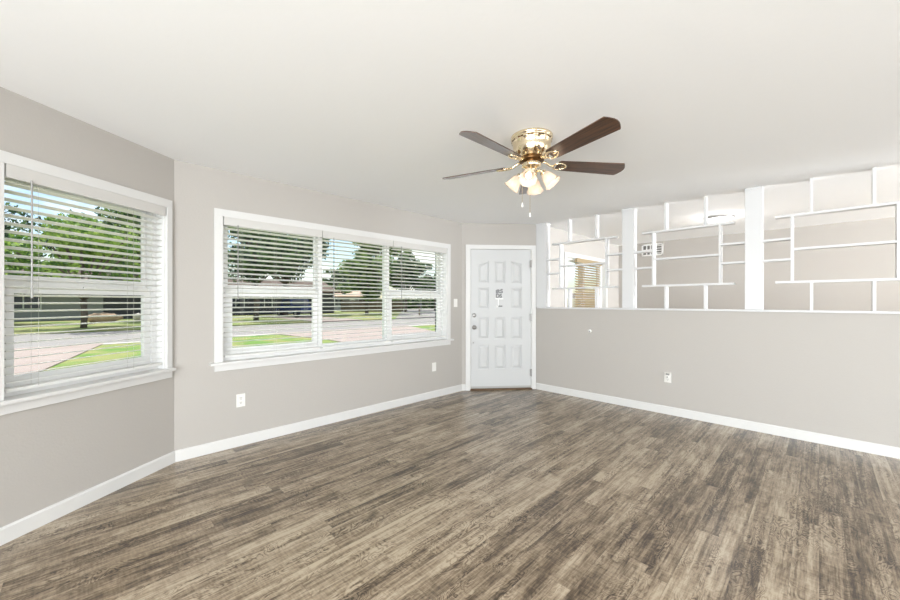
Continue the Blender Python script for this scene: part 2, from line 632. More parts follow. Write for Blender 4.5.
def double_hung(root, x0, x1):
    s = sash(root, x0 + .004, x1 - .004, 1.39, WZ1 - .03, .116, .020, .03, .05, 'upper_sash')
    s2 = sash(root, x0, x1, .80, 1.39, .082, .052, .055, .07, 'lower_sash')
    mb = MB()
    xm = (x0 + x1) / 2
    mb.box(xm - .035, xm + .035, .070, .083, 1.372, 1.388, .004)
    mb.build('sash_lock', M['vinyl'], s2)

def window(name, label, x0, x1, loc, rz, mulls, kinds, casing=.06, cl=None, crt=None):
    root = struct(empty(name, loc, rz), label, 'window')
    cl = casing if cl is None else cl
    crt = casing if crt is None else crt
    mb = MB()                                     # casing boards around the opening
    y = -.019
    mb.box(x0 - cl, x0 + .003, y, 0, WZ0, WZ1 - .003, .002)
    mb.box(x1 - .003, x1 + crt, y, 0, WZ0, WZ1 - .003, .002)
    mb.box(x0 - cl, x1 + crt, y, 0, WZ1 - .003, WZ1 + casing, .002)
    mb.build('casing', M['trim'], root)
    mb = MB()                                     # stool and apron
    mb.box(x0 - cl - .035, x1 + crt + .035 * (crt > .05), -.055, .082, .744, .766, .004)
    mb.build('sill', M['trim'], root)
    mb = MB()
    mb.box(x0 - cl, x1 + crt, -.018, 0, .688, .746, .002)
    mb.build('apron', M['trim'], root)
    mb = MB()                                     # jamb lining and vinyl frame
    for a, b in ((x0 - .001, x0 + .012), (x1 - .012, x1 + .001)):
        mb.box(a, b, 0, TH, WZ0, WZ1)
    mb.box(x0, x1, 0, TH, WZ1 - .012, WZ1 + .001)
    mb.box(x0, x1, .06, TH + .01, WZ0, WZ0 + .036)
    mb.box(x0 + .01, x0 + .05, .07, .16, WZ0, WZ1)
    mb.box(x1 - .05, x1 - .01, .07, .16, WZ0, WZ1)
    mb.box(x0 + .01, x1 - .01, .07, .16, WZ1 - .035, WZ1 - .01)
    for a, b in mulls:
        mb.box(a, b, .065, .162, WZ0, WZ1)
    mb.build('frame', M['vinyl'], root)
    edges = [x0 + .05] + [v for m_ in mulls for v in m_] + [x1 - .05]
    for i, k in enumerate(kinds):
        a, b = edges[2 * i], edges[2 * i + 1]
        if k == 'hung':
            double_hung(root, a, b)
        else:
            sash(root, a, b, .80, WZ1 - .03, .085, .016, .03, .034, 'picture_sash')
    return root

window('window_1', 'white double-hung window in the angled left wall', LX0, LX1, C1, A_LEFT, [], ['hung'], crt=.042)
window('window_2', 'wide three-part white window in the front wall', FX0, FX1, (0, 3.665, 0), 0,
       [(1.768, 1.772 + .035), (2.638, 2.675)], ['hung', 'fixed', 'hung'])
window('window_3', 'white window of the next room seen through the lattice', HWX0, HWX1, (0, Y_HALL, 0), 0,
       [(6.31, 6.37)], ['hung', 'hung'])

def blind(label, x0, x1, loc, rz, wand_x, wand_len, cords, group=None, m='slat', tilt=-10.0, z_bot=.795, y_mid=.030, seam=True):
    root = thing('window_blind', label, 'window blind', tuple(Vector(loc) + Matrix.Rotation(rz, 3, 'Z') @ Vector(((x0 + x1) / 2, 0, z_bot))), rz, group)
    hw = (x1 - x0) / 2
    xc = (x0 + x1) / 2
    zt = WZ1 - z_bot
    v = MB()
    v.box(-hw, hw, -.016, -.006, zt - .075, zt - .002, .003)
    v.box(-hw, -hw + .008, -.010, .03, zt - .075, zt - .002)
    v.box(hw - .008, hw, -.010, .03, zt - .075, zt - .002)
    v.build('valance', M['valance'] if m == 'slat' else M[m], root)
    h = MB()
    h.box(-hw + .012, hw - .012, .004, .058, zt - .05, zt - .003)
    h.build('headrail', M['vinyl'], root)
    s = MB()
    pitch = .0435
    z = zt - .098
    c, si = math.cos(R(tilt)), math.sin(R(tilt))
    while z > .045:
        pts = []
        for k in range(5):                         # a gently crowned slat section
            q = -.0245 + .049 * k / 4
            pts.append((q, .0018 * (1 - (q / .0245) ** 2) + .0014))
        for k in range(4, -1, -1):
            q = -.0245 + .049 * k / 4
            pts.append((q, .0018 * (1 - (q / .0245) ** 2) - .0014))
        s.prism([(-hw + .012, y_mid + q * c - zz * si, z + q * si + zz * c) for q, zz in pts], (2 * hw - .024, 0, 0))
        z -= pitch
    s.build('slat_panel', M[m], root)
    b = MB()
    b.box(-hw + .012, hw - .012, y_mid - .026, y_mid + .026, .002, .021, .004)
    b.build('bottom_rail', M[m], root)
    for x in cords:
        k = MB()
        for yy in (y_mid - .027, y_mid + .027):
            k.cyl((x - xc, yy, .015), (x - xc, yy, zt - .05), .0008, 6)
        k.build('ladder_cord', M['cord'], root)
    if wand_x is not None:
        k = MB()
        k.cyl((wand_x - xc, -.021, zt - .062), (wand_x - xc, -.021, zt - .062 - wand_len), .0042, 8)
        k.cyl((wand_x - xc, -.021, zt - .062 - wand_len), (wand_x - xc, -.021, zt - .10 - wand_len), .0055, 8)
        k.build('tilt_wand', M['wand'], root)
    return root

blind('white slatted blind in the left window of the angled wall', LX0 + .012, LX1 - .012, C1, A_LEFT, -.905, .62, (-.86, -.32), 'white slatted blinds')
blind('white slatted blind over the left double-hung part of the wide window', FX0 + .012, 1.773, (0, 3.665, 0), 0, .985, .62, (1.03, 1.32, 1.62), 'white slatted blinds')
blind('white slatted blind over the fixed middle pane of the wide window', 1.779, 2.674, (0, 3.665, 0), 0, 1.90, .62, (1.95, 2.5), 'white slatted blinds')
blind('white slatted blind over the wide window part nearest the door', 2.680, FX1 - .012, (0, 3.665, 0), 0, 2.80, .62, (2.86, 3.3), 'white slatted blinds')
blind('tan slatted blind in the window behind the lattice', 5.92, HWX1 - .20, (0, Y_HALL, 0), 0, None, 0, (6.1, 6.7), None, 'tan_slat', 38, .795)

# ------------------------------------------------------------------ front door
DZ0, DZ1 = .022, 2.05
door = struct(empty('door_1', C2, A_DOOR), 'white front door with twelve raised panels in the corner', 'door')
mb = MB()
mb.box(.057, DX0 + .006, -.02, 0, 0, 2.055, .002)
mb.box(DX1 - .006, 1.098, -.02, 0, 0, 2.055, .002)
mb.box(.057, 1.098, -.02, 0, 2.055, 2.115, .002)
mb.build('casing', M['trim'], door)
mb = MB()
mb.box(DX0, DX0 + .012, -.002, .14, 0, 2.065)
mb.box(DX1 - .012, DX1, -.002, .14, 0, 2.065)
mb.box(DX0, DX1, -.002, .14, 2.053, 2.065)
mb.build('jamb', M['trim'], door)
SX0, SX1 = DX0 + .015, DX1 - .014
cols = [(.238, .400), (.482, .644), (.726, .888)]
rows = [(1.555, 1.885), (1.185, 1.495), (.74, 1.07), (.30, .655)]
mb = MB()
yf, yb = .004, .044
mb.box(SX0, SX1, yf + .018, yb, DZ0, DZ1)
xs = [SX0] + [v for c in cols for v in c] + [SX1]
for i in range(0, 8, 2):
    mb.box(xs[i], xs[i + 1], yf, yf + .019, DZ0, DZ1)
for ci, (a, b) in enumerate(cols):
    zs = [DZ0] + [v for r_ in rows[::-1] for v in r_] + [DZ1]
    for i in range(0, len(zs), 2):
        z0, z1 = zs[i], zs[i + 1]
        mb.box(a, b, yf, yf + .019, z0, z1)
    for ri, (z0, z1) in enumerate(rows):
        if ri == 1 and ci == 1:                     # flat cell carrying the lettering
            mb.box(a, b, yf, yf + .019, z0, z1)
            continue
        za = zb = z1
        if ri == 0:
            za, zb = ((z1 - .045, z1), (z1, z1), (z1, z1 - .045))[ci]
            if za != zb:                            # sloping head of the outer top panels
                mb.prism([(a, yf, z1), (b, yf, z1), (a, yf, za) if za < zb else (b, yf, zb)], (0, .019, 0))
        g = .014
        out = [(a + g, z0 + g), (b - g, z0 + g), (b - g, zb - g), (a + g, za - g)]
        q = .030
        inn = [(a + q + g, z0 + q + g), (b - q - g, z0 + q + g), (b - q - g, zb - q - g), (a + q + g, za - q - g)]
        O = [mb.b.verts.new((x, yf + .0178, z)) for x, z in out]
        I = [mb.b.verts.new((x, yf + .003, z)) for x, z in inn]
        mb.b.faces.new(I)
        for k in range(4):
            mb.b.faces.new((O[k], O[(k + 1) % 4], I[(k + 1) % 4], I[k]))
mb.build('door_slab', M['door'], door)
def rot_y_to_room(x, y, z):
    return Matrix.Translation((x, y, z)) @ Matrix.Rotation(PI / 2, 4, 'X')
kx = .183
mb = MB()
mb.lathe([(.0001, 0), (.032, 0), (.032, .006), (.026, .010), (.011, .012), (.011, .030), (.022, .036), (.029, .048), (.027, .060), (.015, .068), (.0001, .070)], 24, rot_y_to_room(kx, yf, .915))
mb.build('door_knob', M['nickel'], door)
mb = MB()
mb.lathe([(.0001, 0), (.030, 0), (.030, .008), (.024, .014), (.0001, .015)], 24, rot_y_to_room(kx, yf, 1.09))
mb.box(kx - .004, kx + .004, yf - .030, yf - .012, 1.075, 1.105, .002)
mb.build('deadbolt', M['nickel'], door)
mb = MB()
mb.lathe([(.0001, 0), (.009, 0), (.009, .006), (.0001, .007)], 12, rot_y_to_room(kx - .012, yf, .69))
mb.build('door_stud', M['nickel'], door)
for z in (1.845, 1.06, .245):
    mb = MB()
    mb.cyl((DX1 - .013, -.024, z - .055), (DX1 - .013, -.024, z + .055), .0085, 10)
    mb.box(DX1 - .030, DX1 - .013, -.022, -.016 + .022, z - .05, z + .05)
    mb.build('hinge', M['nickel'], door)
mb = MB()
mb.box(SX0, SX1, -.001, yf + .01, DZ0, DZ0 + .03, .002)
mb.build('door_sweep', M['sweep'], door)
mb = MB()
mb.box(DX0, DX1, -.03, .14, 0, .016, .004)
mb.build('threshold', M['thresh'], door)
def text_mesh(txt, size, depth, m, name, parent, loc):
    c = bpy.data.curves.new('txt', 'FONT')
    c.body = txt
    c.size = size
    c.extrude = depth
    c.offset = .0035
    c.align_x = 'CENTER'
    o = bpy.data.objects.new('txt', c)
    COL.objects.link(o)
    dg = bpy.context.evaluated_depsgraph_get()
    me = bpy.data.meshes.new_from_object(o.evaluated_get(dg))
    bpy.data.objects.remove(o)
    me.name = name
    me.transform(Matrix.Rotation(PI / 2, 4, 'X'))
    me.materials.clear()
    me.materials.append(m)
    r = bpy.data.objects.new(name, me)
    r.location = loc
    r.parent = parent
    COL.objects.link(r)
    return r
xm = .555
text_mesh('#:S', .082, .0015, M['decal'], 'lettering', door, (xm, yf - .002, 1.415))
text_mesh('DS', .075, .0015, M['decal'], 'lettering', door, (xm - .008, yf - .002, 1.348))
mb = MB()
mb.box(xm - .058, xm + .058, yf - .006, yf, 1.322, 1.338, .002)
mb.box(xm - .022, xm - .008, yf - .006, yf, 1.225, 1.325, .002)
mb.sphere((xm - .036, yf, 1.215), .016, 1, .4, 1)
mb.build('emblem', M['decal_white'], door)
mb = MB()
mb.box(xm - .010, xm + .045, yf - .006, yf, 1.212, 1.230, .002)
mb.build('emblem_bar', M['decal'], door)

# ------------------------------------------------------------------ lattice divider on the half wall (local x runs right, as seen from this room)
mb = MB()
mb.box(XR - .022, XR2 + .022, -2.02, 2.935, 1.188, 1.208, .004)
tag(mb.build('ledge_cap', M['lattice']), 'long white ledge board capping the half wall', 'ledge')
ZC = 1.208
posts = [(2.790, 2.957), (1.595, 1.731), (.394, .532), (-.816, -.678)]
plabel = ['white square post next to the front door casing', 'white square post between the door-side and middle lattice panels',
          'white square post between the middle and right lattice panels', 'white square post at the right end of the lattice panel nearest the camera']
for (a, b), lb in zip(posts, plabel):
    r_ = thing('divider_post', lb, 'post', ((XR + XR2) / 2, (a + b) / 2, ZC), 0, 'square posts of the room divider')
    hw, hd = (b - a) / 2, (XR2 - XR) / 2
    mb = MB()
    mb.box(-hd, hd, -hw, hw, 0, H - ZC, .004)
    mb.build('shaft', M['lattice'], r_)
    mb = MB()
    mb.box(-hd - .010, hd + .010, -hw - .0006, hw + .0006, H - ZC - .018, H - ZC, .003)
    mb.build('top_trim', M['lattice'], r_)
llabel = ['white open lattice panel beside the front door post', 'white open lattice panel between two posts with a ceiling light behind it',
          'white open lattice panel at the right edge beyond the widest post']
XL0, XL1 = XR + .012, XR2 - .012
for i in range(3):
    y1, y0 = posts[i][0], posts[i + 1][1]
    yc = (y0 + y1) / 2
    r_ = thing('lattice_panel', llabel[i], 'room divider', ((XL0 + XL1) / 2, yc, ZC), -PI / 2, 'lattice panels above the half wall')
    hw = (y1 - y0) / 2
    d = (XL1 - XL0) / 2
    t = .0105
    def up(x, z0, z1):
        mb = MB()
        mb.box(x - t, x + t, -d, d, z0 - ZC, z1 - ZC, .0015)
        mb.build('upright', M['lattice'], r_)
    def ra(x0, x1, z):
        mb = MB()
        mb.box(x0, x1, -d, d, z - t - ZC, z + t - ZC, .0015)
        mb.build('shelf_rail', M['lattice'], r_)
    zb, zt, zm = 1.475, 2.108, 1.787
    for s in (-1, 1):
        up(s * .191, ZC, zb - t)
        up(s * .191, zt + t, H)
        up(s * .323, zb + t, zt - t)
        for zz in (1.692, 1.890):
            ra(min(s * (.323 + t), s * hw), max(s * (.323 + t), s * hw), zz)
    ra(-.443, .443, zb)
    ra(-.443, .443, zt)
    ra(-.323 + t, .323 - t, zm)

# ------------------------------------------------------------------ wall plates and small fittings (local y = outward, room is -y)
def plate(name, label, cat, loc, rz, kind):
    r_ = thing(name, label, cat, loc, rz)
    mb = MB()
    mb.box(-.036, .036, -.006, .0, -.058, .058, .0025)
    mb.build('cover_plate', M['plate'], r_)
    if kind == 'duplex':
        for z in (-.021, .021):
            mb = MB()
            mb.box(-.017, .017, -.009, -.004, z - .015, z + .015, .003)
            q = mb.build('receptacle', M['plate'], r_)
            mb = MB()
            mb.box(-.008, -.005, -.0095, -.006, z - .002, z + .009)
            mb.box(.005, .008, -.0095, -.006, z - .002, z + .009)
            mb.box(-.003, .003, -.0095, -.006, z - .011, z - .006)
            mb.build('slot', M['slot'], q)
    elif kind == 'switch':
        mb = MB()
        mb.box(-.017, .017, -.0085, -.004, -.034, .034, .002)
        mb.build('rocker', M['plate'], r_)
    elif kind == 'blank':
        for z in (-.042, .042):
            mb = MB()
            mb.cyl((0, -.004, z), (0, -.0075, z), .0035, 10)
            mb.build('screw', M['plate'], r_)
    return r_
plate('wall_outlet', 'white duplex outlet low on the wall under the wide window', 'outlet', (1.012, 3.665, .405), 0, 'duplex')
plate('wall_plate', 'white blank wall plate low on the wall beside the front door', 'outlet', (3.36, 3.665, .41), 0, 'blank')
plate('light_switch', 'white light switch between the wide window and the front door', 'light switch', (3.775, 3.665, 1.27), 0, 'switch')
plate('wall_outlet', 'white duplex outlet low on the half wall', 'outlet', (XR, 1.225, .42), -PI / 2, 'duplex')
pr = thing('plug_adapter', 'small grey and white adapter plugged into the half wall outlet', 'adapter', (XR - .0095, 1.225, .44), -PI / 2)
mb = MB()
mb.box(-.014, .034, -.034, 0, -.020, .036, .005)
mb.build('body', M['plate'], pr)
mb = MB()
mb.box(-.008, .028, -.037, -.033, .012, .033, .002)
mb.build('top_panel', M['grey'], pr)
mb = MB()
mb.cyl((.006, -.034, -.008), (.006, -.040, -.008), .008, 12)
mb.build('button', M['grey'], pr)
bumper = thing('wall_bumper', 'small round white door bumper on the half wall', 'door stop', (XR, 2.141, .90), -PI / 2)
mb = MB()
mb.lathe([(.0001, 0), (.024, 0), (.024, .006), (.019, .016), (.0001, .019)], 20, rot_y_to_room(0, 0, 0))
mb.build('disc', M['plate'], bumper)
mb = MB()
mb.lathe([(.008, 0), (.009, .003), (.0001, .004)], 14, rot_y_to_room(.004, -.018, -.004))
mb.build('button', M['grey'], bumper)
# small white latch plate right of the left blind's valance end is part of the blind; vent register on the far wall:
vent = thing('wall_vent', 'white two-part air vent high on the far wall behind the lattice', 'vent', (X_FAR, 2.27, 2.285), -PI / 2)
mb = MB()
W2, H2 = .19, .115
mb.box(-W2, W2, -.012, 0, -H2, -H2 + .028, .003)
mb.box(-W2, W2, -.012, 0, H2 - .028, H2, .003)
mb.box(-W2, -W2 + .03, -.012, 0, -H2, H2, .003)
mb.box(W2 - .03, W2, -.012, 0, -H2, H2, .003)
mb.box(.045, .075, -.012, 0, -H2, H2, .003)
mb.box(-W2, .06, -.011, 0, -.012, .012, .002)
mb.build('frame', M['grille'], vent)
mb = MB()
mb.box(-W2 + .01, W2 - .01, -.003, 0, -H2 + .01, H2 - .01)
mb.build('backing', M['backing'], vent)
for k in range(3):
    for z in (-.05, .05):
        x = -.148 + k * .066
        mb = MB()
        mb.box(x + .040, x + .060, -.010, -.002, z - .042, z + .042)
        mb.build('grille_bar', M['grille'], vent)
for k in range(4):
    z = -.07 + k * .046
    mb = MB()
    mb.box(.07, .165, -.006, -.003, z - .008, z + .008)
    mb.build('louvre', M['grille'], vent)

# ------------------------------------------------------------------ flush ceiling light of the next room
fl = thing('ceiling_light', 'round white flush ceiling light lit in the room behind the lattice', 'ceiling light', (6.06, .95, H))
mb = MB()
mb.lathe([(.0001, 0), (.165, 0), (.165, -.028), (.150, -.034), (.0001, -.034)], 40)
mb.build('base', M['grille'], fl)
mb = MB()
mb.lathe([(.166, -.010), (.171, -.014), (.171, -.024), (.166, -.028)], 40)
mb.build('metal_ring', M['nickel'], fl)
mb = MB()
mb.lathe([(.152, -.034), (.149, -.044), (.130, -.056), (.08, -.064), (.0001, -.066)], 40)
mb.build('diffuser', M['diffuser'], fl)
lamp('hall_glow', 'POINT', (6.06, .95, H - .26), (0, 0, 0), 9, (1, .97, .94), shadow_soft_size=.14)

# ------------------------------------------------------------------ ceiling fan
FX, FY = 2.211, 1.410
fan = thing('ceiling_fan', 'brass hugger ceiling fan with dark wood blades and four lit glass shades', 'ceiling fan', (FX, FY, H))
mb = MB()
mb.lathe([(.0001, 0), (.142, 0), (.143, -.008), (.140, -.018), (.134, -.022), (.138, -.028), (.136, -.040), (.130, -.046),
          (.128, -.075), (.122, -.105), (.108, -.130), (.094, -.142), (.088, -.148), (.0001, -.150)], 48)
mb.build('motor_housing', M['brass'], fan)
for k in range(12):                                # dark slots under the rim, scalloped openings round the belly
    mb = MB()
    mb.box(.1325, .1372, -.021, .021, -.039, -.029, .002, Matrix.Rotation(2 * PI * k / 12, 4, 'Z'))
    mb.build('rim_slot', M['brass_dark'], fan)
for k in range(12):
    mb = MB()
    mb.sphere(Matrix.Rotation(2 * PI * (k + .5) / 12, 3, 'Z') @ Vector((.111, 0, -.120)), .020, .5, .5, 1.0, 2)
    mb.build('belly_opening', M['brass_dark'], fan)
mb = MB()
mb.lathe([(.0001, -.148), (.082, -.150), (.086, -.158), (.082, -.170), (.0001, -.172)], 36)
mb.build('flywheel', M['brass_dark'], fan)
BZ = -.186
for k in range(5):
    a = R(-36 + 72 * k)
    bl = MB()
    out = []
    r0, r1 = .185, .695
    w0, w1 = .052, .069
    out += [(r0, -w0 + .012), (r0 + .015, -w0)]
    out += [(r1 - .035, -w1)]
    for q in range(7):
        t = q / 6
        out.append((r1 - .030 + .030 * math.sin(t * PI), -w1 + .004 + (2 * w1 - .008) * t))
    out += [(r1 - .035, w1), (r0 + .015, w0), (r0, w0 - .012)]
    pitch = R(-14)
    mtx = Matrix.Rotation(pitch, 4, 'X')
    bl.prism([(x, y, -.003) for x, y in out], (0, 0, .006), mtx)
    b_ = bl.build('blade', M['blade'], fan, (0, 0, BZ), (0, 0, a))
    ir = MB()
    ir.tube([(.075, 0, .022), (.105, 0, .014), (.135, 0, -.004), (.165, 0, -.010)], .0085, 8)
    loop = []
    for q in range(25):
        t = 2 * PI * q / 24
        loop.append(mtx @ Vector((.205 + .048 * math.cos(t), .034 * math.sin(t) * (1 - .25 * math.cos(t)), -.0075)))
    ir.tube(loop, .0062, 8)
    ir.box(.215, .258, -.007, .007, -.0085, -.003, .002, mtx)
    for yy in (-.022, .022):
        ir.sphere(mtx @ Vector((.232, yy, -.008)), .006, 1, 1, .6, 1)
    ir.build('blade_iron', M['brass'], b_)
mb = MB()
mb.lathe([(.0001, -.170), (.058, -.172), (.066, -.180), (.066, -.205), (.058, -.214), (.036, -.220), (.030, -.236), (.036, -.248), (.040, -.262), (.030, -.276), (.012, -.284), (.010, -.300), (.013, -.308), (.0001, -.314)], 36)
mb.build('light_fitter', M['brass'], fan)
for k, deg in enumerate((-67, -157, 113, 23)):
    a = R(deg)
    tilt = R(40)
    d = Vector((math.cos(a) * math.sin(tilt), math.sin(a) * math.sin(tilt), -math.cos(tilt)))
    p0 = Vector((math.cos(a) * .030, math.sin(a) * .030, -.242))
    p1 = Vector((math.cos(a) * .062, math.sin(a) * .062, -.240))
    p2 = Vector((math.cos(a) * .078, math.sin(a) * .078, -.256))
    arm = MB()
    arm.tube([p0, p1, p2], .008, 8)
    q = (-d).to_track_quat('Z', 'Y').to_matrix().to_4x4()
    mtx = Matrix.Translation(p2) @ q
    arm.lathe([(.0001, .004), (.021, .004), (.023, -.004), (.023, -.022), (.0001, -.024)], 20, mtx)
    arm_o = arm.build('lamp_arm', M['brass'], fan)
    sh = MB()
    sh.lathe([(.022, -.012), (.031, -.020), (.038, -.036), (.041, -.058), (.046, -.080), (.053, -.097), (.060, -.106)], 40, mtx, (.045, 8, 3))
    sh.lathe([(.0205, -.012), (.0295, -.0205), (.0365, -.0365), (.0395, -.0585), (.0445, -.0805), (.0515, -.0975), (.0585, -.1065)], 40, mtx, (.045, 8, 3))
    s_o = sh.build('lamp_shade', M['shade'], fan)
    bu = MB()
    bu.lathe([(.0001, -.022), (.010, -.024), (.012, -.036), (.021, -.054), (.022, -.066), (.014, -.080), (.0001, -.084)], 20, mtx)
    bu.build('bulb', M['bulb'], s_o)
    pl = Vector((FX, FY, H)) + p2 + d * .085
    lamp('fan_lamp', 'POINT', pl, (0, 0, 0), .60, (1, .82, .64), shadow_soft_size=.03)
for (cx, cy, zl) in ((-.046, .046, -.487), (-.008, .008, -.556)):
    mb = MB()
    mb.cyl((cx, cy, -.205 if cx < -.03 else -.30), (cx, cy, zl + .03), .0013, 6)
    ch = mb.build('pull_chain', M['brass'], fan)
    mb = MB()
    mb.lathe([(.0001, .034), (.004, .030), (.0065, .014), (.0075, .006), (.004, 0), (.0001, -.001)], 14, Matrix.Translation((cx, cy, zl)))
    mb.build('chain_pull', M['plate'], ch)

# ------------------------------------------------------------------ outside: roof, ground, street
mb = MB()
mb.box(-3.8, 8.7, -9.5, 4.75, H + .16, H + .30)  # unseen slab and eaves, added to keep sun and high sky out
struct(mb.build('roof', M['ext_white']), 'unseen roof slab with eaves, added above the rooms to block sun', 'roof')
mb = MB()
mb.box(3.61, 3.69, 3.845, 3.92, -.25, H + .15, .01)
tag(mb.build('downspout', M['dark_metal']), 'dark downspout outside the right end of the wide window', 'downspout')

GZ = -.25
def slab(name, pts, z, m, label, cat):
    mb = MB()
    mb.prism([(x, y, z - .2) for x, y in pts], (0, 0, .2))
    return struct(mb.build(name, m), label, cat)
slab('lawn_near', [(-60, 4.05), (60, 4.05), (60, 18.2), (-60, 18.2)], GZ, M['grass'], 'sunny green lawn in front of the house', 'lawn')
slab('street', [(-60, 18.2), (60, 18.2), (60, 27), (-60, 27)], GZ - .06, M['asphalt'], 'pale grey street passing the house', 'street')
slab('lawn_far', [(-60, 27), (90, 27), (90, 120), (-60, 120)], GZ + .01, M['grass_far'], 'dry lawn across the street', 'lawn')
slab('kerb_strip', [(-60, 18.0), (60, 18.0), (60, 18.3), (-60, 18.3)], GZ + .02, M['kerb'], 'pale kerb at the edge of the near lawn', 'kerb')
slab('driveway', [(6.6, 6), (12.0, 6), (12.6, 13.5), (14.6, 18.4), (6.4, 18.4), (7.0, 14)], GZ + .025, M['concrete'], 'pinkish concrete driveway running to the street', 'driveway')
slab('front_path', [(-4.5, 5), (-2.2, 5), (-.63, 12), (.6, 18.4), (-7, 18.4)], GZ + .025, M['concrete'], 'pale concrete drive seen in the left window', 'driveway')
slab('side_street', [(20, 26.9), (31, 26.9), (54, 56), (45, 58)], GZ + .03, M['asphalt'], 'side street branching away across the road', 'street')
slab('far_driveway', [(12.4, 26.9), (16.6, 26.9), (17.4, 42), (13.2, 42)], GZ + .03, M['concrete'], 'concrete driveway across the street', 'driveway')

# houses
def house(label, x0, x1, y0, y1, h, ridge, wm, rm, wins, door_x=None, garage=None):
    r_ = thing('house', label, 'house', ((x0 + x1) / 2, (y0 + y1) / 2, GZ), 0, 'houses across the street')
    a, b = (x1 - x0) / 2, (y1 - y0) / 2
    mb = MB()
    mb.box(-a, a, -b, b, 0, h)
    wl = mb.build('wall', wm, r_)
    mb = MB()
    e = .5
    pr_ = [(-a - e, -b - e, h - .05), (-a - e, b + e, h - .05), (-a - e, b + e, h + .12), (-a - e, 0, h + ridge), (-a - e, -b - e, h + .12)]
    mb.prism(pr_, (2 * a + 2 * e, 0, 0))
    mb.build('roof', rm, r_)
    for (wx, wz, ww, wh) in wins:
        mb = MB()
        mb.box(wx - ww / 2 - .1, wx + ww / 2 + .1, -b - .06, -b + .02, wz - wh / 2 - .1, wz + wh / 2 + .1)
        f = mb.build('window', M['ext_white'], r_)
        mb = MB()
        mb.box(wx - ww / 2, wx - .04, -b - .08, -b - .05, wz - wh / 2, wz + wh / 2)
        mb.box(wx + .04, wx + ww / 2, -b - .08, -b - .05, wz - wh / 2, wz + wh / 2)
        mb.build('pane', M['ext_glass'], f)
    if door_x is not None:
        mb = MB()
        mb.box(door_x - .5, door_x + .5, -b - .06, -b + .02, .1, 2.15)
        mb.build('door', M['ext_white'], r_)
    if garage:
        mb = MB()
        mb.box(garage[0], garage[1], -b - .03, -b + .02, .05, 2.2)
        for k in range(1, 4):
            mb.box(garage[0], garage[1], -b - .045, -b - .02, .05 + k * .54, .08 + k * .54)
        mb.build('garage_door', M['siding_dark'], r_)
    return r_
house('grey house with a white window across the street from the left window', -9, 6.5, 43.5, 52, 2.6, 1.8, M['siding'], M['roofing'], [(-1.9, 1.55, 1.7, 1.1)], None, (2.6, 6.6))
house('dark grey house behind the blue pickup', 9.6, 24, 46, 55, 2.7, 1.8, M['siding_dark'], M['roofing'], [(-4.6, 1.5, 1.6, 1.1), (-1.6, 1.5, 1.6, 1.1), (3.4, 1.5, 1.6, 1.1)], 1.2)
house('low far house with a tan roof seen in the middle pane', 28.2, 38, 57, 65, 2.35, 1.2, M['siding'], M['roof_pink'], [(-2.5, 1.4, 1.4, 1.0), (2, 1.4, 1.4, 1.0)], 0)

# pickup
tk = thing('pickup_truck', 'dark blue pickup parked in the driveway across the street', 'truck', (15.1, 36.6, GZ + .03), R(4))
mb = MB()
sec = [(-2.7, .45), (2.6, .45), (2.65, .95), (1.5, 1.12), (.95, 1.72), (-.55, 1.75), (-.85, 1.12), (-2.7, 1.08)]
mb.prism([(-.92, y, z) for y, z in sec], (1.84, 0, 0))
mb.build('body', M['truck'], tk)
mb = MB()
for s in (-1, 1):
    mb.box(s * .905, s * .935, -.5, .85, 1.16, 1.62)
mb.prism([(-.8, 1.49, 1.16), (.8, 1.49, 1.16), (.74, 1.02, 1.66), (-.74, 1.02, 1.66)], (0, .03, .02))
mb.prism([(-.8, -.87, 1.16), (.8, -.87, 1.16), (.74, -.62, 1.66), (-.74, -.62, 1.66)], (0, -.03, .02))
mb.build('cab_glass', M['ext_glass'], tk)
mb = MB()
mb.box(-.94, .94, -2.82, -2.68, .5, .68, .02)
mb.build('bumper', M['nickel'], tk)
for sx in (-1, 1):
    for sy in (-1.7, 1.75):
        mb = MB()
        mb.cyl((sx * .68, sy, .36), (sx * .95, sy, .36), .36, 20)
        wh = mb.build('wheel', M['tyre'], tk)
        mb = MB()
        mb.cyl((sx * .94, sy, .36), (sx * .965, sy, .36), .2, 14)
        mb.build('hub', M['nickel'], wh)

# trees: a trunk with limbs, and a crown of leaves gathered in clumps
rng = np.random.default_rng(7)
def leaf_mesh(name, blobs, n, size, m, parent):
    vol = np.array([b[1][0] * b[1][1] * b[1][2] for b in blobs])
    pick = rng.choice(len(blobs), n, p=vol / vol.sum())
    c = np.array([b[0] for b in blobs])[pick]
    r = np.array([b[1] for b in blobs])[pick]
    d = rng.normal(size=(n, 3))
    d /= np.linalg.norm(d, axis=1)[:, None]
    rad = rng.uniform(.35, 1, n) ** .5
    p = c + d * r * rad[:, None]
    t = rng.normal(size=(n, 3)); t /= np.linalg.norm(t, axis=1)[:, None]
    u = np.cross(t, rng.normal(size=(n, 3))); u /= np.linalg.norm(u, axis=1)[:, None]
    s = size * rng.uniform(.6, 1.3, n)[:, None]
    v = np.empty((n, 4, 3))
    v[:, 0] = p - t * s * .6
    v[:, 1] = p + u * s * .35
    v[:, 2] = p + t * s * .6
    v[:, 3] = p - u * s * .35
    me = bpy.data.meshes.new(name)
    me.from_pydata(v.reshape(-1, 3).tolist(), [], np.arange(4 * n).reshape(-1, 4).tolist())
    me.materials.append(m)
    o = bpy.data.objects.new(name, me)
    o.parent = parent
    COL.objects.link(o)
    return o

